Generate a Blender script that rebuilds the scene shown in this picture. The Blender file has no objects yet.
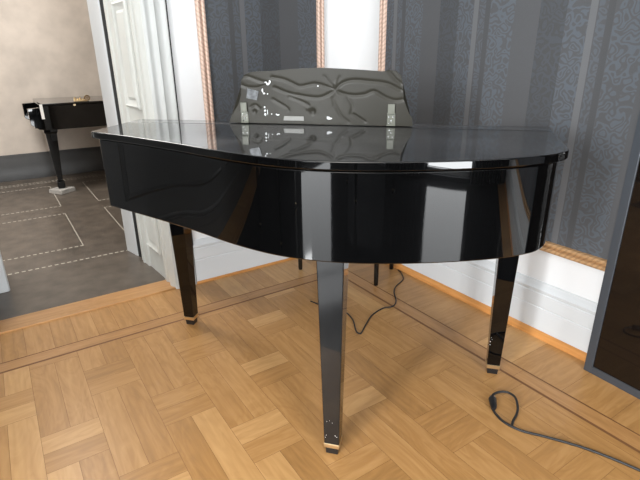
import bpy, bmesh, math, random
import numpy as np
from mathutils import Vector, Matrix
random.seed(7)
S = bpy.context.scene
COL = S.collection
PI = math.pi

# ------------------------------------------------------------------ materials
def newmat(name):
    m = bpy.data.materials.new(name); m.use_nodes = True
    nt = m.node_tree; b = nt.nodes['Principled BSDF']
    return m, nt, b
def srgb(r, g, b):
    f = lambda c: (c/255/12.92) if c/255 <= .04045 else ((c/255+.055)/1.055)**2.4
    return (f(r), f(g), f(b), 1)
def simple(name, col, rough=.5, metal=0, coat=0, noise=0, nscale=8, bump=0, bscale=60, spec=.5):
    m, nt, b = newmat(name)
    b.inputs['Base Color'].default_value = col
    b.inputs['Roughness'].default_value = rough
    b.inputs['Metallic'].default_value = metal
    b.inputs['Coat Weight'].default_value = coat
    b.inputs['Coat Roughness'].default_value = .03
    b.inputs['Specular IOR Level'].default_value = spec
    tc = nt.nodes.new('ShaderNodeTexCoord')
    if noise:
        n = nt.nodes.new('ShaderNodeTexNoise'); n.inputs['Scale'].default_value = nscale; n.inputs['Detail'].default_value = 5
        nt.links.new(tc.outputs['Object'], n.inputs['Vector'])
        r = nt.nodes.new('ShaderNodeValToRGB')
        r.color_ramp.elements[0].position = .3; r.color_ramp.elements[1].position = .7
        r.color_ramp.elements[0].color = tuple(c*(1-noise) for c in col[:3])+(1,)
        r.color_ramp.elements[1].color = tuple(min(1, c*(1+noise)) for c in col[:3])+(1,)
        nt.links.new(n.outputs['Fac'], r.inputs['Fac']); nt.links.new(r.outputs['Color'], b.inputs['Base Color'])
    if bump:
        n2 = nt.nodes.new('ShaderNodeTexNoise'); n2.inputs['Scale'].default_value = bscale; n2.inputs['Detail'].default_value = 3
        nt.links.new(tc.outputs['Object'], n2.inputs['Vector'])
        bp = nt.nodes.new('ShaderNodeBump'); bp.inputs['Strength'].default_value = bump; bp.inputs['Distance'].default_value = .01
        nt.links.new(n2.outputs['Fac'], bp.inputs['Height']); nt.links.new(bp.outputs['Normal'], b.inputs['Normal'])
    return m

def math_node(nt, op, a, b=None, c=None):
    n = nt.nodes.new('ShaderNodeMath'); n.operation = op
    for i, v in enumerate((a, b, c)):
        if v is None: continue
        if isinstance(v, (int, float)): n.inputs[i].default_value = v
        else: nt.links.new(v, n.inputs[i])
    return n.outputs[0]

def lacquer(name='black_lacquer', base=.0012, haze=.008):
    """polished black polyester with a faint haze of fine polishing swirls"""
    m, nt, b = newmat(name)
    b.inputs['Base Color'].default_value = (base, base*1.03, base*1.1, 1)
    b.inputs['Roughness'].default_value = .33
    b.inputs['Specular IOR Level'].default_value = haze
    b.inputs['Anisotropic'].default_value = .85
    tg = nt.nodes.new('ShaderNodeTangent'); tg.direction_type = 'RADIAL'; tg.axis = 'Z'; nt.links.new(tg.outputs[0], b.inputs['Tangent'])
    b.inputs['Anisotropic Rotation'].default_value = .25
    b.inputs['Coat Weight'].default_value = 1
    b.inputs['Coat Roughness'].default_value = .012
    b.inputs['Coat IOR'].default_value = 1.5
    tc = nt.nodes.new('ShaderNodeTexCoord')
    n = nt.nodes.new('ShaderNodeTexNoise'); n.inputs['Scale'].default_value = 5; n.inputs['Detail'].default_value = 4
    nt.links.new(tc.outputs['Object'], n.inputs['Vector'])
    r = math_node(nt, 'MULTIPLY_ADD', n.outputs['Fac'], .12, .30)
    nt.links.new(r, b.inputs['Roughness'])
    n2 = nt.nodes.new('ShaderNodeTexNoise'); n2.inputs['Scale'].default_value = 3.2; n2.inputs['Detail'].default_value = 1
    nt.links.new(tc.outputs['Object'], n2.inputs['Vector'])
    bp = nt.nodes.new('ShaderNodeBump'); bp.inputs['Strength'].default_value = .03; bp.inputs['Distance'].default_value = .02
    nt.links.new(n2.outputs['Fac'], bp.inputs['Height']); nt.links.new(bp.outputs['Normal'], b.inputs['Coat Normal'])
    return m
LACQ = lacquer()
LACQTOP = lacquer('dusty_black_lacquer', .016, .10)
LACQLEG = lacquer('scuffed_black_lacquer', .005, .13)

def oak(name, base=(.455, .235, .080), rough=.34, rnd=True):
    """oak: per-plank tone from the 'tone' attribute, grain runs along UV x"""
    m, nt, b = newmat(name)
    uv = nt.nodes.new('ShaderNodeUVMap'); uv.uv_map = 'UVMap'
    mp = nt.nodes.new('ShaderNodeMapping'); mp.inputs['Scale'].default_value = (3.0, 42, 1)
    nt.links.new(uv.outputs['UV'], mp.inputs['Vector'])
    n = nt.nodes.new('ShaderNodeTexNoise'); n.inputs['Scale'].default_value = 1; n.inputs['Detail'].default_value = 5; n.inputs['Distortion'].default_value = .6
    nt.links.new(mp.outputs['Vector'], n.inputs['Vector'])
    mp2 = nt.nodes.new('ShaderNodeMapping'); mp2.inputs['Scale'].default_value = (2.2, 9, 1)
    nt.links.new(uv.outputs['UV'], mp2.inputs['Vector'])
    w = nt.nodes.new('ShaderNodeTexNoise'); w.inputs['Scale'].default_value = 1.4; w.inputs['Detail'].default_value = 2; w.inputs['Distortion'].default_value = 1.5
    nt.links.new(mp2.outputs['Vector'], w.inputs['Vector'])
    rings = math_node(nt, 'PINGPONG', math_node(nt, 'MULTIPLY', w.outputs['Fac'], 9), 1)
    at = nt.nodes.new('ShaderNodeAttribute'); at.attribute_name = 'tone'
    g = math_node(nt, 'ADD', math_node(nt, 'MULTIPLY', n.outputs['Fac'], .62), math_node(nt, 'MULTIPLY', rings, .12))
    t = math_node(nt, 'ADD', g, math_node(nt, 'MULTIPLY_ADD', at.outputs['Fac'], .62, -.12))
    r = nt.nodes.new('ShaderNodeValToRGB')
    cs = [(.22, tuple(c*.60 for c in base)), (.55, tuple(c*.88 for c in base)), (.98, (min(1, base[0]*1.22), base[1]*1.36, base[2]*1.62))]
    r.color_ramp.elements[0].position = cs[0][0]; r.color_ramp.elements[0].color = cs[0][1]+(1,)
    r.color_ramp.elements[1].position = cs[2][0]; r.color_ramp.elements[1].color = cs[2][1]+(1,)
    e = r.color_ramp.elements.new(cs[1][0]); e.color = cs[1][1]+(1,)
    nt.links.new(t, r.inputs['Fac']); nt.links.new(r.outputs['Color'], b.inputs['Base Color'])
    b.inputs['Roughness'].default_value = rough
    b.inputs['Specular IOR Level'].default_value = .45
    bp = nt.nodes.new('ShaderNodeBump'); bp.inputs['Strength'].default_value = .10; bp.inputs['Distance'].default_value = .002
    nt.links.new(n.outputs['Fac'], bp.inputs['Height']); nt.links.new(bp.outputs['Normal'], b.inputs['Normal'])
    return m
OAK = oak('oak_parquet')
OAKSTRIP = oak('oak_strip', (.46, .235, .085))
SHOE = oak('orange_oak', (.56, .24, .065))
GAP = simple('plank_gap', (.20, .095, .035, 1), .7)
GROOVE = simple('dark_inlay', (.20, .085, .032, 1), .6)

def wallpaper(name, offset, k=1):
    """vertical stripes of plain, dark and scroll-patterned paper, repeat 0.575 m"""
    m, nt, b = newmat(name)
    tc = nt.nodes.new('ShaderNodeTexCoord')
    sp = nt.nodes.new('ShaderNodeSeparateXYZ'); nt.links.new(tc.outputs['Object'], sp.inputs[0])
    s = math_node(nt, 'ADD', sp.outputs['X'], sp.outputs['Y'])
    t = math_node(nt, 'DIVIDE', math_node(nt, 'SUBTRACT', -offset, s), .575)
    t = math_node(nt, 'FRACT', t)
    def ramp(stops):
        r = nt.nodes.new('ShaderNodeValToRGB'); r.color_ramp.interpolation = 'CONSTANT'
        while len(r.color_ramp.elements) > 1: r.color_ramp.elements.remove(r.color_ramp.elements[-1])
        r.color_ramp.elements[0].position = 0
        v = stops[0][1]; r.color_ramp.elements[0].color = (v, v, v, 1)
        for p, v in stops[1:]:
            e = r.color_ramp.elements.new(p); e.color = (v, v, v, 1)
        nt.links.new(t, r.inputs['Fac']); return r.outputs['Color']
    ground = ramp([(0, .125), (.048, .078), (.12, .070), (.165, .082), (.40, .084), (.62, .060), (.83, .076)])
    amount = ramp([(0, 0), (.055, .8), (.12, 0), (.17, 1), (.40, .05), (.62, .4), (.83, 1)])
    # scrollwork: contour lines of a smooth noise
    cb = nt.nodes.new('ShaderNodeCombineXYZ'); nt.links.new(s, cb.inputs[0]); nt.links.new(sp.outputs['Z'], cb.inputs[1])
    n = nt.nodes.new('ShaderNodeTexNoise'); n.inputs['Scale'].default_value = 27; n.inputs['Detail'].default_value = 0; n.inputs['Distortion'].default_value = .35
    nt.links.new(cb.outputs[0], n.inputs['Vector'])
    c = math_node(nt, 'SINE', math_node(nt, 'MULTIPLY', n.outputs['Fac'], 26))
    c = math_node(nt, 'SMOOTH_MIN', math_node(nt, 'MULTIPLY_ADD', c, 1.5, .5), 1, .3)
    c = math_node(nt, 'MAXIMUM', c, 0)
    pat = math_node(nt, 'MULTIPLY', math_node(nt, 'MULTIPLY', c, amount), .026)
    fn = nt.nodes.new('ShaderNodeTexNoise'); fn.inputs['Scale'].default_value = 260; fn.inputs['Detail'].default_value = 2
    nt.links.new(cb.outputs[0], fn.inputs['Vector'])
    f2 = math_node(nt, 'MULTIPLY', math_node(nt, 'SUBTRACT', fn.outputs['Fac'], .5) , .02)
    v = math_node(nt, 'ADD', math_node(nt, 'ADD', ground, pat), f2)
    cc = nt.nodes.new('ShaderNodeCombineColor')
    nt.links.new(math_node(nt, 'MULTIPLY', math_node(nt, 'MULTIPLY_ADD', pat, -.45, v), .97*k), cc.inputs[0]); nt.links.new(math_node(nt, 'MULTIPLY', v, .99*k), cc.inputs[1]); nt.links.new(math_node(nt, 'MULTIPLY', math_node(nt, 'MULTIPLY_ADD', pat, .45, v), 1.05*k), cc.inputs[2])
    nt.links.new(cc.outputs[0], b.inputs['Base Color'])
    b.inputs['Roughness'].default_value = .62
    b.inputs['Specular IOR Level'].default_value = .35
    return m
WPR = wallpaper('striped_wallpaper', .362)
WPL = wallpaper('striped_wallpaper_shaded', .155, .72)  # same paper; the left wall's dimmer light is put into its colour

WHITE = simple('white_paint', (.60, .62, .635, 1), .38, noise=.02, nscale=3, bump=.02, bscale=30)
WALLW = simple('white_wall_paint', (.74, .75, .76, 1), .55, noise=.015, nscale=2, bump=.03, bscale=90)
GREYW = simple('grey_white_paint', (.50, .515, .505, 1), .4, noise=.05, nscale=4, bump=.05, bscale=25)
CREAM = simple('cream_paint', (.58, .59, .56, 1), .38, noise=.05, nscale=5, bump=.05, bscale=20)
DARKGAP = simple('shadow_gap', (.02, .02, .02, 1), .8)
CEIL = simple('ceiling_paint', (.8, .8, .78, 1), .8)
STUCCO = simple('mottled_beige_plaster', (.54, .48, .42, 1), .55, noise=.13, nscale=4.5, bump=.05, bscale=8)
HALLSKIRT = simple('charcoal_skirting', (.028, .028, .028, 1), .4, noise=.15)
TILE = simple('brown_grey_stone_floor', (.088, .072, .057, 1), .34, noise=.30, nscale=9, bump=.03, bscale=120)
TESS = simple('pale_mosaic', (.46, .43, .37, 1), .4)
BRASS = simple('brass', (.80, .64, .40, 1), .3, 1)
STEEL = simple('dull_steel', (.13, .135, .11, 1), .4, .2)
CHROME = simple('polished_steel', (.6, .6, .6, 1), .12, 1)
DESKM = simple('olive_black_polish', (.029, .027, .021, 1), .38, 0, 0, spec=.22, noise=.08, nscale=6)
IVORY = simple('white_key', (.8, .79, .74, 1), .25)
BLACKP = simple('black_plastic', (.008, .008, .009, 1), .35)
RUBBER = simple('black_rubber', (.012, .012, .013, 1), .5)
FLECK = simple('white_chip_and_glint', (.8, .82, .84, 1), .3)  # leg chips, and the desk's window glints made as white patches
FELT = simple('black_leather', (.01, .01, .01, 1), .5, bump=.3, bscale=250)
PANELG = simple('smoked_glass', (.007, .005, .004, 1), .04, 0, 0, spec=.45)
PANELF = simple('slate_grey_metal', (.060, .068, .080, 1), .35, .3)
PLASTER = simple('pale_stone', (.34, .33, .31, 1), .7, noise=.15, nscale=20, bump=.2, bscale=60)
WAINS = simple('slate_painted_panelling', (.07, .07, .068, 1), .4)
DARKWALL = simple('dark_grey_wall', (.05, .052, .06, 1), .7)
PAPER = simple('white_card', (.85, .85, .82, 1), .6)
CURT = simple('dark_curtain_cloth', (.012, .013, .017, 1), .9)

def gilt(name, col):
    """carved rope moulding: relief runs along UV x"""
    m, nt, b = newmat(name)
    uv = nt.nodes.new('ShaderNodeUVMap'); uv.uv_map = 'UVMap'
    mp = nt.nodes.new('ShaderNodeMapping'); mp.inputs['Scale'].default_value = (1, .6, 1); mp.inputs['Rotation'].default_value = (0, 0, 0)
    nt.links.new(uv.outputs['UV'], mp.inputs['Vector'])
    w = nt.nodes.new('ShaderNodeTexWave'); w.inputs['Scale'].default_value = 26; w.inputs['Distortion'].default_value = 2.5; w.inputs['Detail'].default_value = 1
    w.bands_direction = 'DIAGONAL'
    nt.links.new(mp.outputs['Vector'], w.inputs['Vector'])
    r = nt.nodes.new('ShaderNodeValToRGB')
    r.color_ramp.elements[0].position = .1; r.color_ramp.elements[0].color = tuple(c*.82 for c in col)+(1,)
    r.color_ramp.elements[1].position = .6; r.color_ramp.elements[1].color = tuple(min(1, c*1.08) for c in col)+(1,)
    nt.links.new(w.outputs['Fac'], r.inputs['Fac']); nt.links.new(r.outputs['Color'], b.inputs['Base Color'])
    b.inputs['Roughness'].default_value = .42; b.inputs['Metallic'].default_value = .15
    bp = nt.nodes.new('ShaderNodeBump'); bp.inputs['Strength'].default_value = .35; bp.inputs['Distance'].default_value = .003
    nt.links.new(w.outputs['Fac'], bp.inputs['Height']); nt.links.new(bp.outputs['Normal'], b.inputs['Normal'])
    return m
GILT = gilt('rose_gilt', (.56, .40, .32))
GILT2 = gilt('amber_gilt', (.46, .27, .13))

# ------------------------------------------------------------------ mesh helpers
def finish(bm, name, mat, parent=None, smooth=None, bevel=0, seg=2, loc=None, rotz=None):
    bmesh.ops.recalc_face_normals(bm, faces=bm.faces)
    if smooth is not None:
        a = math.radians(smooth)
        for f in bm.faces: f.smooth = True
        for e in bm.edges:
            if len(e.link_faces) != 2 or e.calc_face_angle(0) > a: e.smooth = False
    me = bpy.data.meshes.new(name); bm.to_mesh(me); bm.free()
    for mm in (mat if isinstance(mat, (list, tuple)) else [mat]): me.materials.append(mm)
    o = bpy.data.objects.new(name, me); COL.objects.link(o)
    if parent: o.parent = parent
    if loc: o.location = loc
    if rotz is not None: o.rotation_euler.z = rotz
    if bevel:
        md = o.modifiers.new('bevel', 'BEVEL'); md.width = bevel; md.segments = seg; md.limit_method = 'ANGLE'; md.angle_limit = math.radians(35)
        md.harden_normals = False
    return o
def box(bm, x0, x1, y0, y1, z0, z1, mi=0):
    vs = [bm.verts.new((x, y, z)) for x in (x0, x1) for y in (y0, y1) for z in (z0, z1)]
    for q in ((0, 1, 3, 2), (4, 6, 7, 5), (0, 4, 5, 1), (2, 3, 7, 6), (0, 2, 6, 4), (1, 5, 7, 3)):
        f = bm.faces.new([vs[i] for i in q]); f.material_index = mi
    return vs
def prism(bm, pts, z0, z1):
    lo = [bm.verts.new((x, y, z0)) for x, y in pts]; hi = [bm.verts.new((x, y, z1)) for x, y in pts]
    n = len(pts)
    bm.faces.new(hi); bm.faces.new(lo[::-1])
    for i in range(n): bm.faces.new((lo[i], lo[(i+1) % n], hi[(i+1) % n], hi[i]))
def loft(bm, secs, cap=True):
    rings = [[bm.verts.new(p) for p in s] for s in secs]; n = len(rings[0])
    for a, b in zip(rings, rings[1:]):
        for i in range(n): bm.faces.new((a[i], a[(i+1) % n], b[(i+1) % n], b[i]))
    if cap: bm.faces.new(rings[0][::-1]); bm.faces.new(rings[-1])
def sq(h, z, cx=0, cy=0, r=0):
    if not r: return [(cx-h, cy-h, z), (cx+h, cy-h, z), (cx+h, cy+h, z), (cx-h, cy+h, z)]
def circ(r, z, n=20, cx=0, cy=0): return [(cx+r*math.cos(2*PI*i/n), cy+r*math.sin(2*PI*i/n), z) for i in range(n)]
def catmull(P, n=8):
    P = [Vector(p) for p in P]; out = []
    for i in range(len(P)-1):
        p0 = P[max(i-1, 0)]; p1 = P[i]; p2 = P[i+1]; p3 = P[min(i+2, len(P)-1)]
        for k in range(n):
            t = k/n
            out.append(.5*((2*p1)+(p2-p0)*t+(2*p0-5*p1+4*p2-p3)*t*t+(3*p1-p0-3*p2+p3)*t**3))
    out.append(P[-1]); return out
def tube(bm, pts, r, n=10):
    pts = [Vector(p) for p in pts]; rings = []
    for i, p in enumerate(pts):
        t = (pts[min(i+1, len(pts)-1)]-pts[max(i-1, 0)]).normalized()
        up = Vector((0, 0, 1)) if abs(t.z) < .9 else Vector((1, 0, 0))
        s = t.cross(up).normalized(); u = s.cross(t)
        rr = r(i/(len(pts)-1)) if callable(r) else r
        rings.append([p+(s*math.cos(2*PI*k/n)+u*math.sin(2*PI*k/n))*rr for k in range(n)])
    loft(bm, rings)
def mould(name, axis, a0, a1, prof, mat, parent=None, **kw):
    """extrude profile along an axis. prof: list of (out, z) for 'x'/'y' or (s, out) for 'z'; with UV (metres)"""
    bm = bmesh.new(); uvl = bm.loops.layers.uv.new('UVMap')
    def P(a, q):
        if axis == 'x': return (a, q[0], q[1])
        if axis == 'y': return (q[0], a, q[1])
        return (q[0], q[1], a)
    cum = [0]
    for i in range(len(prof)):
        j = (i+1) % len(prof); cum.append(cum[-1]+math.dist(prof[i], prof[j]))
    A = [bm.verts.new(P(a0, q)) for q in prof]; B = [bm.verts.new(P(a1, q)) for q in prof]; n = len(prof)
    for i in range(n):
        j = (i+1) % n
        f = bm.faces.new((A[i], A[j], B[j], B[i]))
        for l, uv in zip(f.loops, ((a0, cum[i]), (a0, cum[i+1]), (a1, cum[i+1]), (a1, cum[i]))): l[uvl].uv = uv
    bm.faces.new(A[::-1]); bm.faces.new(B)
    return finish(bm, name, mat, parent, smooth=40, **kw)
def struct(o): o['kind'] = 'structure'; return o
def thing(name, label, cat, loc=(0, 0, 0), rotz=0, group=None):
    o = bpy.data.objects.new(name, None); COL.objects.link(o); o.empty_display_size = .1
    o.location = loc; o.rotation_euler = (0, 0, rotz); o['label'] = label; o['category'] = cat
    if group: o['group'] = group
    return o
def tag(o, label, cat, group=None):
    o['label'] = label; o['category'] = cat
    if group: o['group'] = group
    return o

# ------------------------------------------------------------------ room dimensions
XW, YS, HC = -6.2, -6.0, 3.3          # far ends of the showroom, ceiling height
DX0, DX1 = -2.24, -1.31               # door opening in the left wall (y = 0)
DTOP = 2.6
TW = .67                              # thickness of the left wall
HY = 3.90                             # hallway far wall

# ---- parquet floor: planks as faces, grout lines between them
def plank_floor():
    bm = bmesh.new(); uvl = bm.loops.layers.uv.new('UVMap'); tl = bm.loops.layers.float_color.new('tone')
    g = .0006; rnd = random.Random(3)
    def quad(x0, x1, y0, y1, along, mi=0, tone=None, z=0.0):
        if x1-x0 < .004 or y1-y0 < .004: return
        vs = [bm.verts.new(v) for v in ((x0+g, y0+g, z), (x1-g, y0+g, z), (x1-g, y1-g, z), (x0+g, y1-g, z))]
        f = bm.faces.new(vs); f.material_index = mi
        ou, ov = rnd.uniform(0, 50), rnd.uniform(0, 50)
        t = tone if tone is not None else rnd.choice([.36, .46, .5, .52, .56, .62, .66, 1.0])+rnd.uniform(-.05, .05)
        for l in f.loops:
            c = l.vert.co
            l[uvl].uv = (c.x+ou, c.y+ov) if along == 'x' else (c.y+ou, c.x+ov)
            l[tl] = (t, t, t, 1)
    B0, B1 = .30, .375                 # inlay strip between these distances from the wall
    # field
    X1, Y1 = -B1-.012, -B1-.012
    k0 = -22
    def clipq(x0, x1, y0, y1, along, tone=None):
        x0c, x1c, y0c, y1c = max(x0, XW), min(x1, X1), max(y0, YS), min(y1, Y1)
        if x1c > x0c and y1c > y0c: quad(x0c, x1c, y0c, y1c, along, tone=tone)
    for c in range(-22, 10):
        x0 = -2.12+.2*c; x1 = x0+.2
        if x0 > X1 or x1 < XW: continue
        off = .93 if c % 2 == 0 else .58
        for r in range(-3, 9):
            s = off+.7*r
            for k in range(2): clipq(x0, x1, -(s+.1*(k+1)), -(s+.1*k), 'x')
            for k in range(2): clipq(x0+.1*k, x0+.1*(k+1), -(s+.7), -(s+.2), 'y')
    # inlay strips (left wall: along x; right wall: along y), mitred square
    def strip(a, b, mi, ztone=None):
        x = XW
        while x < -b:
            x2 = min(x+1.3, -b); quad(x, x2, -b, -a, 'x', mi, ztone); x = x2
        quad(-b, -a, -b, -a, 'x', mi, ztone)
        y = -b
        while y > YS:
            y2 = max(y-1.3, YS); quad(-b, -a, y2, y, 'y', mi, ztone); y = y2
    strip(B0-.006, B0, 2); strip(B0, B1, 1); strip(B1, B1+.012, 2)
    # border planks, laid square to each wall
    x = XW
    while x < -B0:
        x2 = min(x+rnd.choice([.1, .1, .12]), -B0+.006); quad(x, x2, -B0+.006, .03, 'y'); x = x2
        if x2 >= -B0+.006: break
    y = .03
    while y > YS:
        y2 = max(y-rnd.choice([.2, .24, .2]), YS); quad(-B0+.006, .03, y2, y, 'x'); y = y2
    # bed under the planks (shows in the joints)
    f = bm.faces.new([bm.verts.new(v) for v in ((XW, YS, -.0012), (.03, YS, -.0012), (.03, .03, -.0012), (XW, .03, -.0012))]); f.material_index = 3
    box(bm, XW, .03, YS, .03, -.1, -.002, 3)
    me = bpy.data.meshes.new('floor'); bm.to_mesh(me); bm.free()
    for m in (OAK, OAKSTRIP, GROOVE, GAP): me.materials.append(m)
    o = bpy.data.objects.new('floor', me); COL.objects.link(o); return struct(o)
plank_floor()

# ---- threshold
def tonebox(name, x0, x1, y0, y1, z0, z1, mat, along='x', bevel=.002):
    bm = bmesh.new(); box(bm, x0, x1, y0, y1, z0, z1)
    uvl = bm.loops.layers.uv.new('UVMap'); tl = bm.loops.layers.float_color.new('tone')
    for f in bm.faces:
        for l in f.loops:
            c = l.vert.co; l[uvl].uv = (c.x, c.y+c.z) if along == 'x' else (c.y, c.x+c.z); l[tl] = (.6, .6, .6, 1)
    return finish(bm, name, mat, bevel=bevel)
struct(tonebox('trim_1', DX0, DX1, .002, .147, -.02, .010, OAKSTRIP))
bm = bmesh.new()

# ---- hallway floor with mosaic lines
bm = bmesh.new(); box(bm, -5.2, 1.2, .147, HY+.02, -.1, .0)
dl = .023; pitch = .039; w = .0065
def dots_x(x0, x1, y):
    x = x0
    while x < x1: box(bm, x, min(x+dl, x1), y-w, y+w, -.002, .0006, 1); x += pitch
def dots_y(y0, y1, x):
    y = y0
    while y < y1: box(bm, x-w*.55, x+w*.55, y, min(y+dl, y1), -.002, .0006, 1); y += .030
dots_x(-5, 1, .835)
for x0, x1 in ((-4.0, -3.0), (-2.65, -1.655), (-1.32, -.33), (0.0, 1.0)):
    for y0, y1 in ((1.13, 2.10), (2.39, 3.33)):
        dots_x(x0, x1, y0); dots_x(x0, x1, y1); dots_y(y0, y1, x0); dots_y(y0, y1, x1)
dots_x(-5, 1, 3.55); dots_x(-5, 1, 3.62)
struct(finish(bm, 'floor', [TILE, TESS]))

# ---- walls of the showroom
def wall(name, boxes, mat):
    bm = bmesh.new()
    for b in boxes: box(bm, *b)
    return struct(finish(bm, name, mat))
wall('wall_left', [(DX1, .25, .02, TW, 0, HC), (XW-.2, DX0, .02, TW, 0, HC), (DX0, DX1, .02, TW, DTOP, HC)], WALLW)
wall('wall_right', [(.02, .25, YS, .02, 0, HC)], WALLW)
# wall behind the camera with a window, and the wall at the far left end with a window
W1 = (-5.2, -2.95, .06, 2.95)           # west window: y0,y1,z0,z1
W2 = (-2.35, -1.1, .06, 2.95)           # south window: x0,x1,z0,z1
wall('wall_back', [(XW-.2, W2[0], YS-.3, YS, 0, HC), (W2[1], .25, YS-.3, YS, 0, HC), (W2[0], W2[1], YS-.3, YS, 0, W2[2]), (W2[0], W2[1], YS-.3, YS, W2[3], HC)], DARKWALL)
wall('wall_end', [(XW-.3, XW, YS, W1[0], 0, HC), (XW-.3, XW, W1[1], .02, 0, HC),
                  (XW-.3, XW, W1[0], W1[1], 0, W1[2]), (XW-.3, XW, W1[0], W1[1], W1[3], HC)], DARKWALL)
wall('ceiling', [(XW-.3, .25, YS-.3, TW, HC, HC+.2)], CEIL)
# windows: frame with mullions
def window(name, axis, a0, a1, z0, z1, pos):
    root = bpy.data.objects.new(name, None); COL.objects.link(root); root['kind'] = 'structure'
    root.location = (0, 0, 0)
    bm = bmesh.new(); t = .06
    def b(a, c, zz0, zz1):
        if axis == 'y': box(bm, pos-.03, pos+.03, a, c, zz0, zz1)
        else: box(bm, a, c, pos-.03, pos+.03, zz0, zz1)
    b(a0, a0+t, z0, z1); b(a1-t, a1, z0, z1); b(a0, a1, z0, z0+t); b(a0, a1, z1-t, z1)
    b(a0, a1, z1-.75, z1-.70)
    finish(bm, 'window_frame', WHITE, root)
window('window_1', 'y', *W1, XW-.12)
window('window_2', 'x', *W2, YS-.12)

# ---- hallway shell
wall('wall_hall_far', [(-5.2, 1.2, HY, HY+.2, 0, HC)], STUCCO)
wall('wall_hall_left', [(-5.4, -5.2, TW, HY+.2, 0, HC)], STUCCO)
wall('wall_hall_right', [(1.2, 1.4, TW-.4, HY+.2, 0, HC)], STUCCO)
wall('wall_hall_near', [(-5.2, DX0, TW, TW+.02, 0, HC), (DX1, 1.2, TW, TW+.02, 0, HC), (DX0, DX1, TW, TW+.02, DTOP, HC)], STUCCO)
wall('ceiling', [(-5.4, 1.4, TW, HY+.2, HC, HC+.2)], CEIL)
sk = [(HY+.01, 0), (HY-.035, 0), (HY-.035, .17), (HY-.025, .185), (HY-.025, .25), (HY-.012, .275), (HY-.008, .295), (HY+.01, .295)]
struct(mould('baseboard_hall', 'x', -5.2, 1.2, sk, HALLSKIRT))

# ---- wallpaper panels inside gilt mouldings
RB, RT = .490, 2.95                     # bottom of paper / top of paper
bm = bmesh.new(); box(bm, .012, .022, -5.6, -.285, RB-.02, RT+.02); struct(finish(bm, 'trim_2', WPR))
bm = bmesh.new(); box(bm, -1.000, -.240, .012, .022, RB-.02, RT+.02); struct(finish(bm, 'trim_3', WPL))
def rope(s0, w=.052, out=1):
    """profile across a gilt moulding: (across, outward)"""
    P = [(0, 0)]
    for k in range(9):
        a = PI*k/8; P.append((w*.24-w*.20*math.cos(a), .010+.009*math.sin(a)))
    P += [(w*.48, .007), (w*.52, .007)]
    for k in range(9):
        a = PI*k/8; P.append((w*.76-w*.20*math.cos(a), .010+.009*math.sin(a)))
    P += [(w, 0)]
    return [(s0+a, b) for a, b in P]
def gv_left(s0, n): return struct(mould(n, 'z', RB-.05, RT+.05, [(a, .012-b) for a, b in rope(s0)], GILT))
def gv_right(s0, n): return struct(mould(n, 'z', RB-.05, RT+.05, [(.012-b, a) for a, b in rope(s0)], GILT))
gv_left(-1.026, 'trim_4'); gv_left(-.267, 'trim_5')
gv_right(-.313, 'trim_6')
struct(mould('trim_7', 'y', -5.6, -.261, [(.012-b, a) for a, b in rope(.438)], GILT2))
struct(mould('trim_8', 'x', -1.026, -.215, [(.012-b, a) for a, b in rope(.438)], GILT2))

# ---- baseboards with stepped top moulding, orange oak shoe
bp = [(.02, 0), (0, 0), (0, .150), (.003, .153), (.003, .158), (0, .161), (0, .222), (.004, .226), (.004, .232), (-.003, .238), (-.003, .246), (.004, .252), (.008, .262), (.010, .272), (.014, .279), (.02, .280)]
struct(mould('baseboard_right', 'y', YS, .0, bp, WHITE))
struct(mould('baseboard_left', 'x', DX1+.13, 0, bp, WHITE))
struct(mould('baseboard_left', 'x', XW, DX0-.13, bp, WAINS))
shoe = [(.0, 0), (-.018, 0), (-.018, .012), (-.012, .026), (-.004, .034), (.0, .036)]
def shoe_m(axis, a0, a1):
    o = mould('trim_9', axis, a0, a1, shoe, SHOE)
    at = o.data.attributes.new('tone', 'FLOAT_COLOR', 'CORNER')
    for d in at.data: d.color = (.7, .7, .7, 1)
    return struct(o)
shoe_m('y', YS, 0)
shoe2 = [(.0, 0), (-.010, 0), (-.010, .006), (-.004, .012), (.0, .014)]
o = mould('trim_10', 'x', DX1+.13, 0, shoe2, SHOE); at = o.data.attributes.new('tone', 'FLOAT_COLOR', 'CORNER')
for d in at.data: d.color = (.6, .6, .6, 1)
struct(o)

# ---- door casing (right side of the opening) and paneled reveal
cas = [(-1.31, .02), (-1.31, -.003), (-1.300, -.008), (-1.290, -.008), (-1.282, -.003), (-1.262, -.003), (-1.256, -.008), (-1.246, -.009), (-1.240, -.004),
       (-1.208, -.003), (-1.200, -.007), (-1.188, -.007), (-1.184, -.002), (-1.184, .02)]
struct(mould('trim_11', 'z', 0, DTOP+.12, cas, GREYW))
bm = bmesh.new(); box(bm, -1.184, -1.176, .004, .02, .0, DTOP+.12); struct(finish(bm, 'trim_12', DARKGAP))
# reveal: slightly splayed lining from (-1.31,0) to (-1.36,.645)
def reveal(name, pts, z0, z1, mat): 
    bm = bmesh.new(); prism(bm, pts, z0, z1); return finish(bm, name, mat, smooth=30)
ux, uy = (-.05, .645); ul = math.hypot(ux, uy); ux /= ul; uy /= ul; nx, ny = -uy, ux   # nx,ny point into the opening
def RV(s, o): return (-1.312+ux*s+nx*o, uy*s+ny*o)
prof = [RV(0, -.04), RV(0, 0), RV(.02, .006), RV(.035, .014), RV(.055, .014), RV(.065, .004), RV(.10, .002), RV(.115, .011), RV(.13, .011), RV(.14, .002),
        RV(.17, .002), RV(.185, -.006), RV(.44, -.006), RV(.455, .004), RV(.52, .004), RV(.53, .011), RV(.545, .011), RV(.555, .003), RV(.59, .003), RV(.60, -.04)]
struct(reveal('trim_13', prof, 0, DTOP, CREAM))
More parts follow.
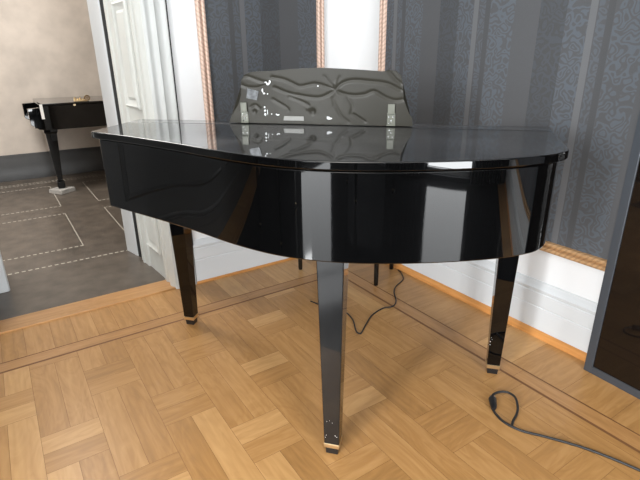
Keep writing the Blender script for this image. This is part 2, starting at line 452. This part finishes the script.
# raised fields on the reveal
for z0, z1 in ((.16, .92), (1.04, 1.60), (1.70, 2.4)):
    bm = bmesh.new()
    def ring(ins, o): return [(*RV(.20+ins, o), z0+ins), (*RV(.43-ins, o), z0+ins), (*RV(.43-ins, o), z1-ins), (*RV(.20+ins, o), z1-ins)]
    loft(bm, [ring(0, -.01), ring(0, .004), ring(.012, .012), ring(.026, .002), ring(.045, -.003), ring(.06, .006)])
    struct(finish(bm, 'trim_14', CREAM, smooth=30))
bm = bmesh.new(); prism(bm, [(-1.33, .605), (-1.364, .655), (-1.364, .671), (-1.31, .671)], 0, DTOP); struct(finish(bm, 'trim_15', DARKGAP))
bm = bmesh.new(); prism(bm, [(-1.30, .672), (-1.364, .672), (-1.370, .68), (-1.404, .832), (-1.392, .842), (-1.30, .842)], 0, DTOP+.1); struct(finish(bm, 'trim_16', WHITE, smooth=20))
# left side of the opening
bm = bmesh.new(); box(bm, DX0-.02, DX0+.006, 0, .54, 0, DTOP); struct(finish(bm, 'trim_17', CREAM))
bm = bmesh.new(); prism(bm, [(-2.28, .54), (-2.155, .545), (-2.150, .56), (-2.165, .84), (-2.28, .84)], 0, DTOP+.1); struct(finish(bm, 'trim_18', WHITE, bevel=.004))
cas2 = [(2*(-1.775)-a, b) for a, b in cas]
struct(mould('trim_19', 'z', 0, DTOP+.12, cas2, GREYW))
bm = bmesh.new(); box(bm, DX0-.13, DX1+.13, -.014, .02, DTOP, DTOP+.13); struct(finish(bm, 'trim_20', GREYW, bevel=.004))
bm = bmesh.new(); box(bm, XW, DX0-.14, .010, .022, 0, HC); struct(finish(bm, 'trim_22', WAINS))
# long raised wainscot panels on the left wall beyond the door (outside the picture, mirrored in the lacquer)
for k in range(3):
    x0 = -2.75-1.05*k
    bm = bmesh.new()
    def ring(ins, o): return [(x0-.85+ins, .02-o, .45+ins), (x0-ins, .02-o, .45+ins), (x0-ins, .02-o, 2.7-ins), (x0-.85+ins, .02-o, 2.7-ins)]
    loft(bm, [ring(0, -.005), ring(0, .012), ring(.02, .020), ring(.045, .008), ring(.06, .006)])
    struct(finish(bm, 'trim_21', WAINS, smooth=30))

# ------------------------------------------------------------------ the grand piano
TH = math.radians(-47.5)
PO = (-.917, -1.037, 0)
def top_dust(o):
    for p in o.data.polygons:
        if p.normal.z > .9: p.material_index = 1
    return o
def grand_piano():
    root = thing('grand_piano', 'large glossy black grand piano with closed lid and tapered legs, in the wallpapered corner', 'piano', PO, TH)
    front = [(-.765, -.385), (-.60, -.452), (-.45, -.515), (-.31, -.578), (-.15, -.658), (-.03, -.706), (.06, -.729), (.16, -.738), (.26, -.731),
             (.37, -.709), (.50, -.669), (.62, -.619), (.70, -.572), (.755, -.520), (.787, -.445), (.797, -.33)]
    c = [(v.x, v.y) for v in catmull([(x, y, 0) for x, y in front], 6)]
    case = c+[(.800, .02), (-.800, .02)]
    bm = bmesh.new(); prism(bm, case, .772, 1.0285)
    finish(bm, 'case', LACQ, root, smooth=30, bevel=.004, seg=2)
    # lid
    lf = [(-.803, -.376), (-.765, -.396), (-.675, -.427), (-.565, -.470), (-.45, -.520), (-.31, -.584), (-.15, -.664), (-.03, -.712), (.06, -.736), (.16, -.746), (.26, -.739),
          (.37, -.717), (.50, -.677), (.62, -.628), (.705, -.579), (.765, -.528), (.803, -.470), (.812, -.40)]
    c = [(v.x, v.y) for v in catmull([(x, y, 0) for x, y in lf], 6)]
    bm = bmesh.new(); prism(bm, c+[(.828, -.102), (-.832, -.102)], 1.0305, 1.0555)
    top_dust(finish(bm, 'lid', [LACQ, LACQTOP], root, smooth=30, bevel=.006, seg=3))
    bm = bmesh.new(); prism(bm, [(-.832, -.099), (.828, -.099), (.843, .025), (-.845, .0)], 1.0305, 1.0555)
    top_dust(finish(bm, 'front_lid', [LACQ, LACQTOP], root, smooth=30, bevel=.0035, seg=3))
    bm = bmesh.new(); tube(bm, [(-.82, -.1005, 1.048), (.82, -.1005, 1.048)], .0026, 8); finish(bm, 'lid_hinge', BRASS, root)
    # bottom board, key bed, arms, fallboard, keys (player's side, towards the corner)
    bm = bmesh.new(); box(bm, -.79, .79, .02, .24, .772, .805); finish(bm, 'key_bed', LACQ, root, bevel=.004)
    for s in (-1, 1):
        bm = bmesh.new(); x0 = s*.80; x1 = s*.735
        pts = [(.02, .805), (.235, .805), (.24, .86), (.225, .885), (.12, .895), (.08, .93), (.05, 1.0285), (.02, 1.0285)]
        A = [bm.verts.new((x0, y, z)) for y, z in pts]; B = [bm.verts.new((x1, y, z)) for y, z in pts]
        bm.faces.new(A); bm.faces.new(B[::-1])
        for i in range(len(pts)): bm.faces.new((A[i], A[(i+1) % 8], B[(i+1) % 8], B[i]))
        finish(bm, 'arm', LACQ, root, bevel=.003)
    bm = bmesh.new(); box(bm, -.733, .733, .022, .04, .83, 1.02); finish(bm, 'fallboard', LACQ, root, bevel=.003)
    bm = bmesh.new(); box(bm, -.733, .733, .205, .235, .806, .845); finish(bm, 'key_slip', LACQ, root, bevel=.003)
    bm = bmesh.new()
    kw = 1.222/52
    for i in range(52):
        x = -.611+kw*i; box(bm, x+.0005, x+kw-.0005, .045, .20, .83, .862)
    for i in range(51):
        if i % 7 in (1, 4): continue
        x = -.611+kw*(i+1); box(bm, x-.006, x+.006, .045, .14, .862, .874, 1)
    finish(bm, 'keyboard', [IVORY, BLACKP], root)
    for s in (-1, 1):
        bm = bmesh.new(); box(bm, min(s*.612, s*.732), max(s*.612, s*.732), .042, .20, .83, .872); finish(bm, 'key_block', LACQ, root, bevel=.003)
    # legs
    for lx, ly in ((-.746, .069), (.169, -.62), (.751, -.014)):
        bm = bmesh.new()
        loft(bm, [sq(.0265, .047, lx, ly), sq(.0425, .771, lx, ly)])
        leg = finish(bm, 'leg', LACQLEG if ly < -.3 else LACQ, root, bevel=.003)
        bm = bmesh.new(); loft(bm, [sq(.0272, .030, lx, ly), sq(.0275, .047, lx, ly)]); f = finish(bm, 'ferrule', BRASS, leg, bevel=.001); f['label'] = 'brass ferrule'
        bm = bmesh.new(); loft(bm, [sq(.021, .0, lx, ly), sq(.0225, .030, lx, ly)]); finish(bm, 'foot', BLACKP, leg, bevel=.002)
    # chips and scratches on the lacquer of the legs
    rn = random.Random(5)
    # music desk -------------------------------------------------------------
    L = [(0, -.385), (.035, -.367), (.07, -.338), (.11, -.322), (.16, -.318), (.19, -.300)]
    R = [(0, .350), (.03, .348), (.05, .334), (.097, .314), (.16, .307), (.188, .297)]
    T = [(-.300, .182), (-.28, .193), (-.255, .196), (-.2, .197), (-.08, .206), (0, .208), (.11, .203), (.184, .198), (.235, .194), (.262, .199), (.285, .195), (.300, .182)]
    NU, NV = 200, 62
    li = lambda tab, v: float(np.interp(v, [a for a, _ in tab], [b for _, b in tab]))
    px = lambda X, Y: ((X-227)*.00397-.385, (124-Y)*.00372)
    curves = [([(276, 77), (287, 79), (296, 82.5), (304, 86), (312, 84.5), (320, 83.5), (330, 86), (339, 89)], 1),
              ([(278, 87), (290, 92), (304, 95), (320, 97), (329, 95), (339, 89)], 1),
              ([(339, 89), (345, 83), (356, 80), (371, 81), (387, 83), (400, 89)], 1.2),
              ([(339, 89), (345, 92.5), (356, 94.5), (367, 93.5), (375.5, 90.5), (386, 96), (395, 99), (402, 98)], 1.2),
              ([(350, 96), (355, 105), (353.6, 113)], .5), ([(356, 113), (367, 120)], .9), ([(335.6, 97.5), (343, 113), (351, 121)], .5),
              ([(389, 72), (395, 79), (400, 83)], .9), ([(276, 99), (289, 107), (291, 110)], .7), ([(293, 96), (305, 101), (312, 104.5)], .8),
              ([(242, 78), (250, 76), (262, 80), (272, 83)], .8), ([(243, 84), (251, 87), (262, 87), (272, 83)], .9), ([(252, 107), (257, 105), (261, 108)], .8),
              ([(328, 76), (339, 89)], .35), ([(343, 77), (339, 89)], .35), ([(339, 89), (337, 105)], .35)]
    segs = []
    for pts, w in curves:
        q = [Vector((*px(*a), 0)) for a in pts]; q = catmull(q, 5)
        for a, b in zip(q, q[1:]): segs.append((a.x, a.y, b.x, b.y, w))
    segs = np.array(segs)
    XX = np.zeros((NU+1, NV+1)); ZZ = np.zeros((NU+1, NV+1))
    for i in range(NU+1):
        u = i/NU
        for j in range(NV+1):
            v = j/NV
            xt = -.300+.600*u; zt = float(np.interp(xt, [a for a, _ in T], [b for _, b in T]))
            z = v*zt; x = li(L, z)+(li(R, z)-li(L, z))*u
            if z > .16:       # keep the top corners on the outline
                k = (z-.16)/.03
            XX[i, j] = x; ZZ[i, j] = z
    def relief(X, Z):
        H = np.zeros_like(X)
        for ax, ay, bx_, by_, w in segs:
            dx, dy = bx_-ax, by_-ay; l2 = dx*dx+dy*dy+1e-12
            t = np.clip(((X-ax)*dx+(Z-ay)*dy)/l2, 0, 1)
            d = np.hypot(X-ax-t*dx, Z-ay-t*dy)
            H = np.minimum(H, -.0026*w*np.exp(-(d/.0052)**2))
        H2 = np.zeros_like(X)
        for (cx, cz, r, hgt) in [(*px(339, 84), .007, .004), (*px(339, 89), .012, .003), (*px(316, 111), .010, -.009), (*px(311, 108), .006, .004), (*px(256, 112), .007, -.006)]:
            H2 += hgt*.5*np.exp(-((X-cx)**2+(Z-cz)**2)/(r*r))
        return H+H2
    HH = relief(XX, ZZ)
    th = .018; lean = .06      # metres of lean per metre of height, away from the player
    Yb = -.062
    bm = bmesh.new(); F = []; Bk = []
    for i in range(NU+1):
        F.append([bm.verts.new((XX[i, j], Yb-th/2-HH[i, j]-lean*ZZ[i, j]*0+(-lean*ZZ[i, j]), 1.058+ZZ[i, j])) for j in range(NV+1)])
        Bk.append([bm.verts.new((XX[i, j], Yb+th/2-lean*ZZ[i, j], 1.058+ZZ[i, j])) for j in (0, NV)])
    for i in range(NU):
        for j in range(NV): bm.faces.new((F[i][j], F[i+1][j], F[i+1][j+1], F[i][j+1]))
        bm.faces.new((Bk[i][0], Bk[i][1], Bk[i+1][1], Bk[i+1][0]))
        bm.faces.new((F[i][NV], F[i+1][NV], Bk[i+1][1], Bk[i][1])); bm.faces.new((F[i][0], Bk[i][0], Bk[i+1][0], F[i+1][0]))
    bm.faces.new([F[0][j] for j in range(NV+1)]+[Bk[0][1], Bk[0][0]]); bm.faces.new([F[NU][j] for j in range(NV, -1, -1)]+[Bk[NU][0], Bk[NU][1]])
    desk = finish(bm, 'music_desk', DESKM, root, smooth=50); desk['label'] = 'carved olive-black music desk with ribbon relief'
    bm = bmesh.new(); box(bm, -.372, .338, Yb+.009, Yb+.055, 1.0575, 1.068); finish(bm, 'desk_ledge', LACQ, desk, bevel=.003)
    yf = Yb-th/2-.0022
    for xa in (-.313, .271):       # hinge plates with a knuckle and screws
        w = .015
        bm = bmesh.new()
        vs = box(bm, xa-w, xa+w, yf-.0015, yf+.002, 1.062, 1.104); vs2 = box(bm, xa-w*.85, xa+w*.85, yf-.006, yf-.002, 1.106, 1.138)
        for v in list(vs)+list(vs2): v.co.y -= lean*(v.co.z-1.058)
        tube(bm, [(xa-w, yf-.004-lean*.046, 1.104), (xa+w, yf-.004-lean*.046, 1.104)], .0028, 8)
        tube(bm, [(xa-w*1.1, yf-.004, 1.061), (xa+w*1.1, yf-.004, 1.061)], .0032, 8)
        h = finish(bm, 'hinge_plate', STEEL, desk, bevel=.0006); h['label'] = 'dull steel hinge plate'
        bm = bmesh.new()
        for dx, z in ((-.008, 1.092), (.008, 1.092), (0, 1.078), (-.006, 1.068)):
            y = yf-.002-lean*(z-1.058); tube(bm, [(xa+dx, y, z), (xa+dx, y-.002, z)], .0028, 10)
        finish(bm, 'screw', CHROME, h)
    # maker's plate strip, tilted sticker
    x0, z0 = px(286, 120.4); x1, z1 = px(307, 116)
    bm = bmesh.new(); vs = box(bm, x0, x1, yf-.0025, yf-.0005, 1.058+z0, 1.058+z1)
    for v in vs: v.co.y -= lean*(v.co.z-1.058); 
    for v in (vs[1], vs[3]): v.co.x += .004
    o = finish(bm, 'metal_plate', CHROME if False else simple('brushed_plate', (.16, .16, .15, 1), .4, .3), desk); o['label'] = 'small brushed metal plate'
    bm = bmesh.new(); q = [px(248.5, 98), px(259.5, 100), px(262, 91), px(250.5, 88)]
    yy = lambda z: yf-.0006-lean*z
    A = [bm.verts.new((x, yy(z), 1.058+z)) for x, z in q]; B = [bm.verts.new((x, yy(z)-.0012, 1.058+z)) for x, z in q]
    bm.faces.new(A[::-1]); bm.faces.new(B)
    for i in range(4): bm.faces.new((A[i], A[(i+1) % 4], B[(i+1) % 4], B[i]))
    o = finish(bm, 'sticker', simple('grey_foil', (.085, .09, .095, 1), .3, .3, noise=.5, nscale=60), desk); o['label'] = 'grey foil sticker'
    bm = bmesh.new()  # raised white patches standing in for window highlights on the carving
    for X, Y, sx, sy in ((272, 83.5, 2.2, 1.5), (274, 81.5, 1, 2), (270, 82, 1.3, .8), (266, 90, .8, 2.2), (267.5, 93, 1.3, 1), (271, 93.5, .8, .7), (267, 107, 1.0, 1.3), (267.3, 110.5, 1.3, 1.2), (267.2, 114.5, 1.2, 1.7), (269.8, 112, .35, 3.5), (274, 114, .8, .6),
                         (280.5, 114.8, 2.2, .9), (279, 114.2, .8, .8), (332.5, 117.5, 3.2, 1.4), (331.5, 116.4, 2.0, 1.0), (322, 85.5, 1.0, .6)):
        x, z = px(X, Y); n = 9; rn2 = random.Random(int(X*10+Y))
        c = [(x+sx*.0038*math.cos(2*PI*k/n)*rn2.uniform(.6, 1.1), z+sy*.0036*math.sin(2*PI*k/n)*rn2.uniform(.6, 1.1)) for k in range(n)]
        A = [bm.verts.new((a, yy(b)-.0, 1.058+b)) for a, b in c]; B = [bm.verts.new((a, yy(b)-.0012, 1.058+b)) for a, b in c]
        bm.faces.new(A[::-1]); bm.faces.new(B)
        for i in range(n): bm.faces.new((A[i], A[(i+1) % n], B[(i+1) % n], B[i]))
    o = finish(bm, 'white_glints', FLECK, desk); o['label'] = 'small white patches standing in for window glints on the carving'; o['kind'] = 'stuff'
    return root
piano = grand_piano()

# white chips on the piano legs
def chips(lx, ly, lst, face):
    leg = None
    bm = bmesh.new()
    for (s, z, r) in lst:
        h = .0265+(.0425-.0265)*(z-.047)/.724
        n = 7; rn = random.Random(int(z*9999))
        P = [(s+r*math.cos(2*PI*k/n)*rn.uniform(.5, 1.2), z+r*.8*math.sin(2*PI*k/n)*rn.uniform(.5, 1.2)) for k in range(n)]
        if face == 'f': v = [bm.verts.new((lx+a, ly-h-.0007, b)) for a, b in P]; w = [bm.verts.new((lx+a, ly-h+.0005, b)) for a, b in P]
        else: v = [bm.verts.new((lx-h-.0007, ly+a, b)) for a, b in P]; w = [bm.verts.new((lx-h+.0005, ly+a, b)) for a, b in P]
        bm.faces.new(v); bm.faces.new(w[::-1])
        for i in range(n): bm.faces.new((v[i], v[(i+1) % n], w[(i+1) % n], w[i]))
    return bm
def chips_split(lx, ly, lst, parent):
    for q in [(a, b, c*.7) for a, b, c in lst]: finish(chips(lx, ly, [q], 'f'), 'chip', FLECK, parent)
legs = [c for c in piano.children if c.name.startswith('leg')]
chips_split(.169, -.62, [(-.018, .085, .0022), (.014, .088, .003), (.019, .083, .002), (-.015, .145, .0016), (-.006, .15, .0013), (.004, .142, .0013), (-.021, .075, .0014)], legs[1])
chips_split(.751, -.014, [(-.026, .165, .0035), (-.024, .185, .0025), (-.025, .150, .003), (-.02, .175, .0018)], legs[2])

# two more grand pianos stand in the showroom behind the photographer and show in the lacquer
def copy_tree(o, parent=None):
    c = o.copy(); COL.objects.link(c)
    if parent: c.parent = parent
    for ch in list(o.children): copy_tree(ch, c)
    return c
for loc, rz, lab in (((-4.1, -1.55, 0), math.radians(70), 'black grand piano outside the frame, mirrored in the lacquer, nearer the doorway wall'),
                     ((-3.5, -4.75, 0), math.radians(160), 'black grand piano outside the frame behind the camera, by the rear window')):
    c = copy_tree(piano); c.location = loc; c.rotation_euler = (0, 0, rz); c['label'] = lab

# ------------------------------------------------------------------ bench in the corner behind the piano
A = Vector((-.540, -.178)); Bv = Vector((-.286, -.645))
ax = (Bv-A).normalized(); ay = Vector((-ax.y, ax.x)); wb = (Bv-A).length
bench = thing('piano_bench', 'small black piano bench on round tapered legs in the corner behind the piano', 'bench', (A.x, A.y, 0), math.atan2(ax.y, ax.x))
for x, y in ((0, 0), (wb, 0), (0, .27), (wb-.0, .27)):
    bm = bmesh.new(); loft(bm, [circ(.0125, 0, 16, x, y), circ(.014, .02, 16, x, y), circ(.0145, .12, 16, x, y), circ(.021, .40, 16, x, y)])
    finish(bm, 'leg', LACQ, bench, smooth=40)
bm = bmesh.new(); box(bm, -.025, wb+.025, -.025, .295, .40, .45); finish(bm, 'seat_frame', LACQ, bench, bevel=.004)
bm = bmesh.new(); box(bm, -.028, wb+.028, -.028, .298, .45, .50); finish(bm, 'seat_cushion', FELT, bench, bevel=.015, seg=4, smooth=60)

# ------------------------------------------------------------------ cables
bm = bmesh.new()
cp = [(-.030, -.560), (-.045, -.605), (-.102, -.687), (-.204, -.735), (-.267, -.788), (-.325, -.87), (-.386, -.913), (-.447, -.899), (-.546, -.925), (-.631, -.98), (-.700, -1.030), (-.715, -1.030), (-.712, -1.000), (-.662, -.909), (-.643, -.831), (-.655, -.783), (-.70, -.70), (-.73, -.6)]
tube(bm, catmull([(x, y, .0045) for x, y in cp], 6), .0036, 8)
tag(finish(bm, 'power_cable', RUBBER, smooth=60), 'thin black cable winding over the parquet from the corner, behind the piano leg', 'cable')
pc = thing('extension_lead', 'black cord with plug and loop on the parquet in front of the right piano leg', 'cord', (-.63, -1.76, 0))
off = Vector((.63, 1.76, 0))
fc = [(-.36, -2.60), (-.44, -2.36), (-.472, -2.235), (-.498, -2.151), (-.534, -2.065), (-.592, -1.968), (-.636, -1.902), (-.651, -1.841), (-.642, -1.797), (-.625, -1.762)]
bm = bmesh.new(); tube(bm, [v+off for v in catmull([(x, y, .006) for x, y in fc], 6)], .0048, 10)
finish(bm, 'cord', RUBBER, pc, smooth=60)
lp = [(-.578, -1.722, .012), (-.555, -1.716, .013), (-.525, -1.722, .014), (-.502, -1.742, .014), (-.505, -1.779, .014), (-.545, -1.819, .012), (-.587, -1.843, .014), (-.625, -1.856, .012), (-.650, -1.870, .008)]
bm = bmesh.new(); tube(bm, [Vector(v)+off for v in catmull(lp, 6)], .0048, 10)
finish(bm, 'cord_loop', RUBBER, pc, smooth=60)
bm = bmesh.new()
pd = Vector((.042, .040, 0)).normalized()
P0 = Vector((-.628, -1.772, .014))+off
secs = []
for s, r in ((-.004, .006), (.004, .010), (.016, .013), (.040, .0145), (.052, .016), (.058, .015)):
    c = P0+pd*s; sd = Vector((-pd.y, pd.x, 0)); secs.append([c+sd*r*math.cos(2*PI*k/16)+Vector((0, 0, 1))*min(r, .0135)*math.sin(2*PI*k/16) for k in range(16)])
loft(bm, secs); plug = finish(bm, 'plug', BLACKP, pc, smooth=50)
bm = bmesh.new()
for s in (-.007, .007):
    sd = Vector((-pd.y, pd.x, 0)); tube(bm, [P0+pd*.056+sd*s, P0+pd*.075+sd*s], .0022, 8)
finish(bm, 'pin', CHROME, plug, smooth=60)

# ------------------------------------------------------------------ glass-fronted panel leaning upright by the right wall
gp = thing('display_panel', 'tall dark smoked-glass panel in a slate grey frame, upright by the right wall', 'panel', (-.078, -1.82, 0), math.radians(-90-2.5))
PW, PH = 1.05, 1.85
bm = bmesh.new()
for b in ((0, .034, 0, PH), (PW-.034, PW, 0, PH), (.034, PW-.034, 0, .034), (.034, PW-.034, PH-.034, PH)): box(bm, b[0], b[1], 0, .06, b[2], b[3])
finish(bm, 'frame', PANELF, gp, bevel=.0015)
bm = bmesh.new(); box(bm, .034, PW-.034, .006, .05, .034, PH-.034); finish(bm, 'glass_front', PANELG, gp)

# ------------------------------------------------------------------ hallway: second grand piano on stone blocks
hp = thing('grand_piano', 'distant black grand piano standing in the hallway beyond the open doorway', 'piano', (-1.615, 2.88, 0))
def hx(bm): pass
bm = bmesh.new()
out = [(.0, .0), (1.45, .02), (1.62, .08), (1.68, .25), (1.6, .5), (1.3, .66), (.9, .78), (.5, .86), (.0, .88)]
prism(bm, out, .655, .890); finish(bm, 'case', LACQ, hp, smooth=30, bevel=.006)
bm = bmesh.new(); prism(bm, [(x*1.012-.0, y*1.012-.012) for x, y in out], .892, .910); finish(bm, 'lid', LACQ, hp, smooth=30, bevel=.004)
bm = bmesh.new()
pts = [(-.02, .66), (-.17, .72), (-.175, .80), (-.15, .86), (-.02, .87)]
A_ = [bm.verts.new((x, .03, z)) for x, z in pts]; B_ = [bm.verts.new((x, .85, z)) for x, z in pts]
# open key well between two arms
bm.free()
for y0, y1 in ((.02, .09), (.79, .86)):
    bm = bmesh.new(); A_ = [bm.verts.new((x, y0, z)) for x, z in [(0, .655)]+[(-.05, .665), (-.115, .715), (-.115, .865), (0, .872)]]
    B_ = [bm.verts.new((v.co.x, y1, v.co.z)) for v in A_]
    bm.faces.new(A_); bm.faces.new(B_[::-1])
    for i in range(len(A_)): bm.faces.new((A_[i], A_[(i+1) % len(A_)], B_[(i+1) % len(A_)], B_[i]))
    finish(bm, 'arm', LACQ, hp, bevel=.003)
bm = bmesh.new(); box(bm, -.08, 0, .09, .79, .67, .75); finish(bm, 'key_bed', LACQ, hp, bevel=.003)
bm = bmesh.new(); box(bm, -.012, .014, -.016, -.006, .765, .905); o = finish(bm, 'paper_tag', PAPER, hp); o['label'] = 'white card tag on the end of the case'
bm = bmesh.new(); loft(bm, [[(.30+.012*math.cos(2*PI*k/14), y, .885+.012*math.sin(2*PI*k/14)) for k in range(14)] for y in (-.006, .002)]); o = finish(bm, 'lock', BRASS, hp); o['label'] = 'small round brass lock'
LEG0 = (.045, .085)
for lx, ly in (LEG0, (.80, .70), (1.38, .40)):
    b0 = .045
    bm = bmesh.new(); loft(bm, [sq(.062, .655, lx, ly), sq(.062, .635, lx, ly), sq(.052, .615, lx, ly), sq(.050, .58, lx, ly), sq(.024, b0+.10, lx, ly), sq(.023, b0+.085, lx, ly), sq(.036, b0+.075, lx, ly), sq(.036, b0+.02, lx, ly), sq(.028, b0, lx, ly)])
    finish(bm, 'leg', LACQ, hp, bevel=.003)
    wx, wy = -1.615+lx, 2.88+ly
    bm = bmesh.new(); loft(bm, [sq(.092, 0), sq(.088, .045)])
    blk = finish(bm, 'stone_block', PLASTER, bevel=.006, loc=(wx, wy, 0), rotz=math.radians(35))
    lab = {0: 'pale square stone block on the hallway floor, under the front piano leg', 1: 'pale stone block under the rear leg of the hallway piano', 2: 'pale stone block under the tail leg of the hallway piano'}[[LEG0, (.80, .70), (1.38, .40)].index((lx, ly))]
    tag(blk, lab, 'block', 'blocks under the hallway piano')
# brass ornament on its lid: little cart with a wheel
orn = thing('brass_ornament', 'small brass figurine with a wheel, on the lid of the hallway piano', 'ornament', (-1.23, 2.96, .910))
bm = bmesh.new(); box(bm, -.075, .055, -.02, .02, 0, .014); finish(bm, 'base', BRASS, orn, bevel=.003)
for x, h_, r in ((-.062, .042, .014), (-.035, .03, .010), (-.012, .038, .012), (.012, .028, .010)):
    bm = bmesh.new(); loft(bm, [circ(r*.6, .013, 12, x), circ(r, .02, 12, x), circ(r*.7, h_*.6, 12, x), circ(r*.95, h_*.8, 12, x), circ(r*.3, h_, 12, x)]); finish(bm, 'figure', BRASS, orn, smooth=50)
bm = bmesh.new()
R0 = .024
rings = []
for k in range(24):
    a = 2*PI*k/24; c = Vector((.055+R0*math.cos(a), 0, .030+R0*math.sin(a))); rd = Vector((math.cos(a), 0, math.sin(a)))
    rings.append([c+rd*.006*math.cos(2*PI*j/8)+Vector((0, 1, 0))*.006*math.sin(2*PI*j/8) for j in range(8)])
vr = [[bm.verts.new(p) for p in r] for r in rings]
for k in range(24):
    for j in range(8): bm.faces.new((vr[k][j], vr[k][(j+1) % 8], vr[(k+1) % 24][(j+1) % 8], vr[(k+1) % 24][j]))
for a in (0, PI/3, 2*PI/3):
    tube(bm, [(.055-R0*math.cos(a), 0, .030-R0*math.sin(a)), (.055+R0*math.cos(a), 0, .030+R0*math.sin(a))], .0025, 6)
o = finish(bm, 'wheel', simple('dark_brass', (.25, .17, .08, 1), .35, .9), orn, smooth=60); o['label'] = 'dark brass wheel'

bm = bmesh.new(); prism(bm, [(XW, YS), (-.3, YS), (-.3, -3.0), (-1.0, -2.35), (-2.45, -1.55), (-2.75, -.42), (XW, -.42)], -.05, .0008)
struct(finish(bm, 'floor', simple('unseen_mirror_floor', (.022, .022, .024, 1), .09, noise=.2, spec=.7)))  # added unseen dark floor, reflects the windows into the piano lacquer
# dark curtains flanking the windows (mirrored in the lacquer)
def curtain(name, axis, a0, a1, pos, label):
    bm = bmesh.new(); n = 60; F = []
    for k in range(n+1):
        a = a0+(a1-a0)*k/n; d = .045*math.sin(k*1.15)
        F.append([bm.verts.new((pos+d, a, z) if axis == 'y' else (a, pos+d, z)) for z in (.03, 3.1)])
    for a, b in zip(F, F[1:]): bm.faces.new((a[0], b[0], b[1], a[1]))
    o = finish(bm, name, CURT, smooth=70)
    md = o.modifiers.new('solid', 'SOLIDIFY'); md.thickness = .006
    return tag(o, label, 'curtain', 'dark curtains behind the camera')
curtain('curtain', 'y', W1[1]+.02, W1[1]+1.3, XW+.12, 'dark grey curtain at the end wall, to the doorway side of the tall window')
curtain('curtain', 'y', W1[0]-.7, W1[0]-.02, XW+.12, 'dark grey curtain at the end wall, to the camera side of the tall window')
curtain('curtain', 'x', W2[0]-1.2, W2[0]-.02, YS+.12, 'dark grey curtain left of the rear window behind the camera')
curtain('curtain', 'x', W2[1]+.02, W2[1]+.9, YS+.12, 'dark grey curtain right of the rear window behind the camera')

# ------------------------------------------------------------------ light: daylight through the windows, plus added unseen fills
def area(name, loc, rot, sx, sy, power, col=(1, 1, 1), spread=180):
    l = bpy.data.lights.new(name, 'AREA'); l.shape = 'RECTANGLE'; l.size = sx; l.size_y = sy; l.energy = power; l.color = col; l.spread = math.radians(spread)
    o = bpy.data.objects.new(name, l); COL.objects.link(o); o.location = loc; o.rotation_euler = rot; return o
cool = (.97, .99, 1.0)
area('window_light', (XW-.22, (W1[0]+W1[1])/2, (W1[2]+W1[3])/2), (0, -PI/2, 0), W1[3]-W1[2]-.1, W1[1]-W1[0]-.1, 330, cool)
area('added_shadow_light', (XW-.19, -3.38, 2.05), (0, -PI/2, 0), 1.3, .45, 190, cool)  # small extra lamp added in the window to sharpen the leg shadows
area('window_light', ((W2[0]+W2[1])/2, YS-.22, (W2[2]+W2[3])/2), (PI/2, 0, 0), W2[1]-W2[0]-.1, W2[3]-W2[2]-.1, 230, cool)
area('overhead_fill', (-3.0, -3.0, HC-.03), (0, 0, 0), 1.6, 1.6, 60, (1, .95, .88))  # soft warm fill from above, unseen, no fixture known there
area('hall_fill', (-2.6, 2.2, HC-.03), (0, 0, 0), 1.5, 1.2, 150, (1, .97, .93))  # unseen overhead area fill that brightens the hallway
wd = bpy.data.worlds.new('World'); S.world = wd; wd.use_nodes = True
wd.node_tree.nodes['Background'].inputs[0].default_value = (.75, .85, 1, 1); wd.node_tree.nodes['Background'].inputs[1].default_value = 1.0

# ------------------------------------------------------------------ camera
cx, cy, f, yaw, pitch, roll = -2.0271046, -2.6777596, 482.2115, .9891771, .3609996, -.0112172
fw = Vector((math.cos(yaw)*math.cos(pitch), math.sin(yaw)*math.cos(pitch), -math.sin(pitch)))
r = Vector((math.sin(yaw), -math.cos(yaw), 0)); u = r.cross(fw)
r2 = math.cos(roll)*r+math.sin(roll)*u; u2 = -math.sin(roll)*r+math.cos(roll)*u
cam = bpy.data.cameras.new('camera'); co = bpy.data.objects.new('camera', cam); COL.objects.link(co)
M = Matrix.Identity(4)
for i in range(3): M[i][0] = r2[i]; M[i][1] = u2[i]; M[i][2] = -fw[i]
M[0][3], M[1][3], M[2][3] = cx, cy, 1.3
co.matrix_world = M
cam.sensor_width = 36; cam.lens = 36*f/640; cam.clip_start = .02
S.camera = co
S.view_settings.view_transform = 'Standard'; S.view_settings.look = 'None'; S.view_settings.gamma = 1; S.view_settings.use_curve_mapping = False
S.view_settings.exposure = -0.08
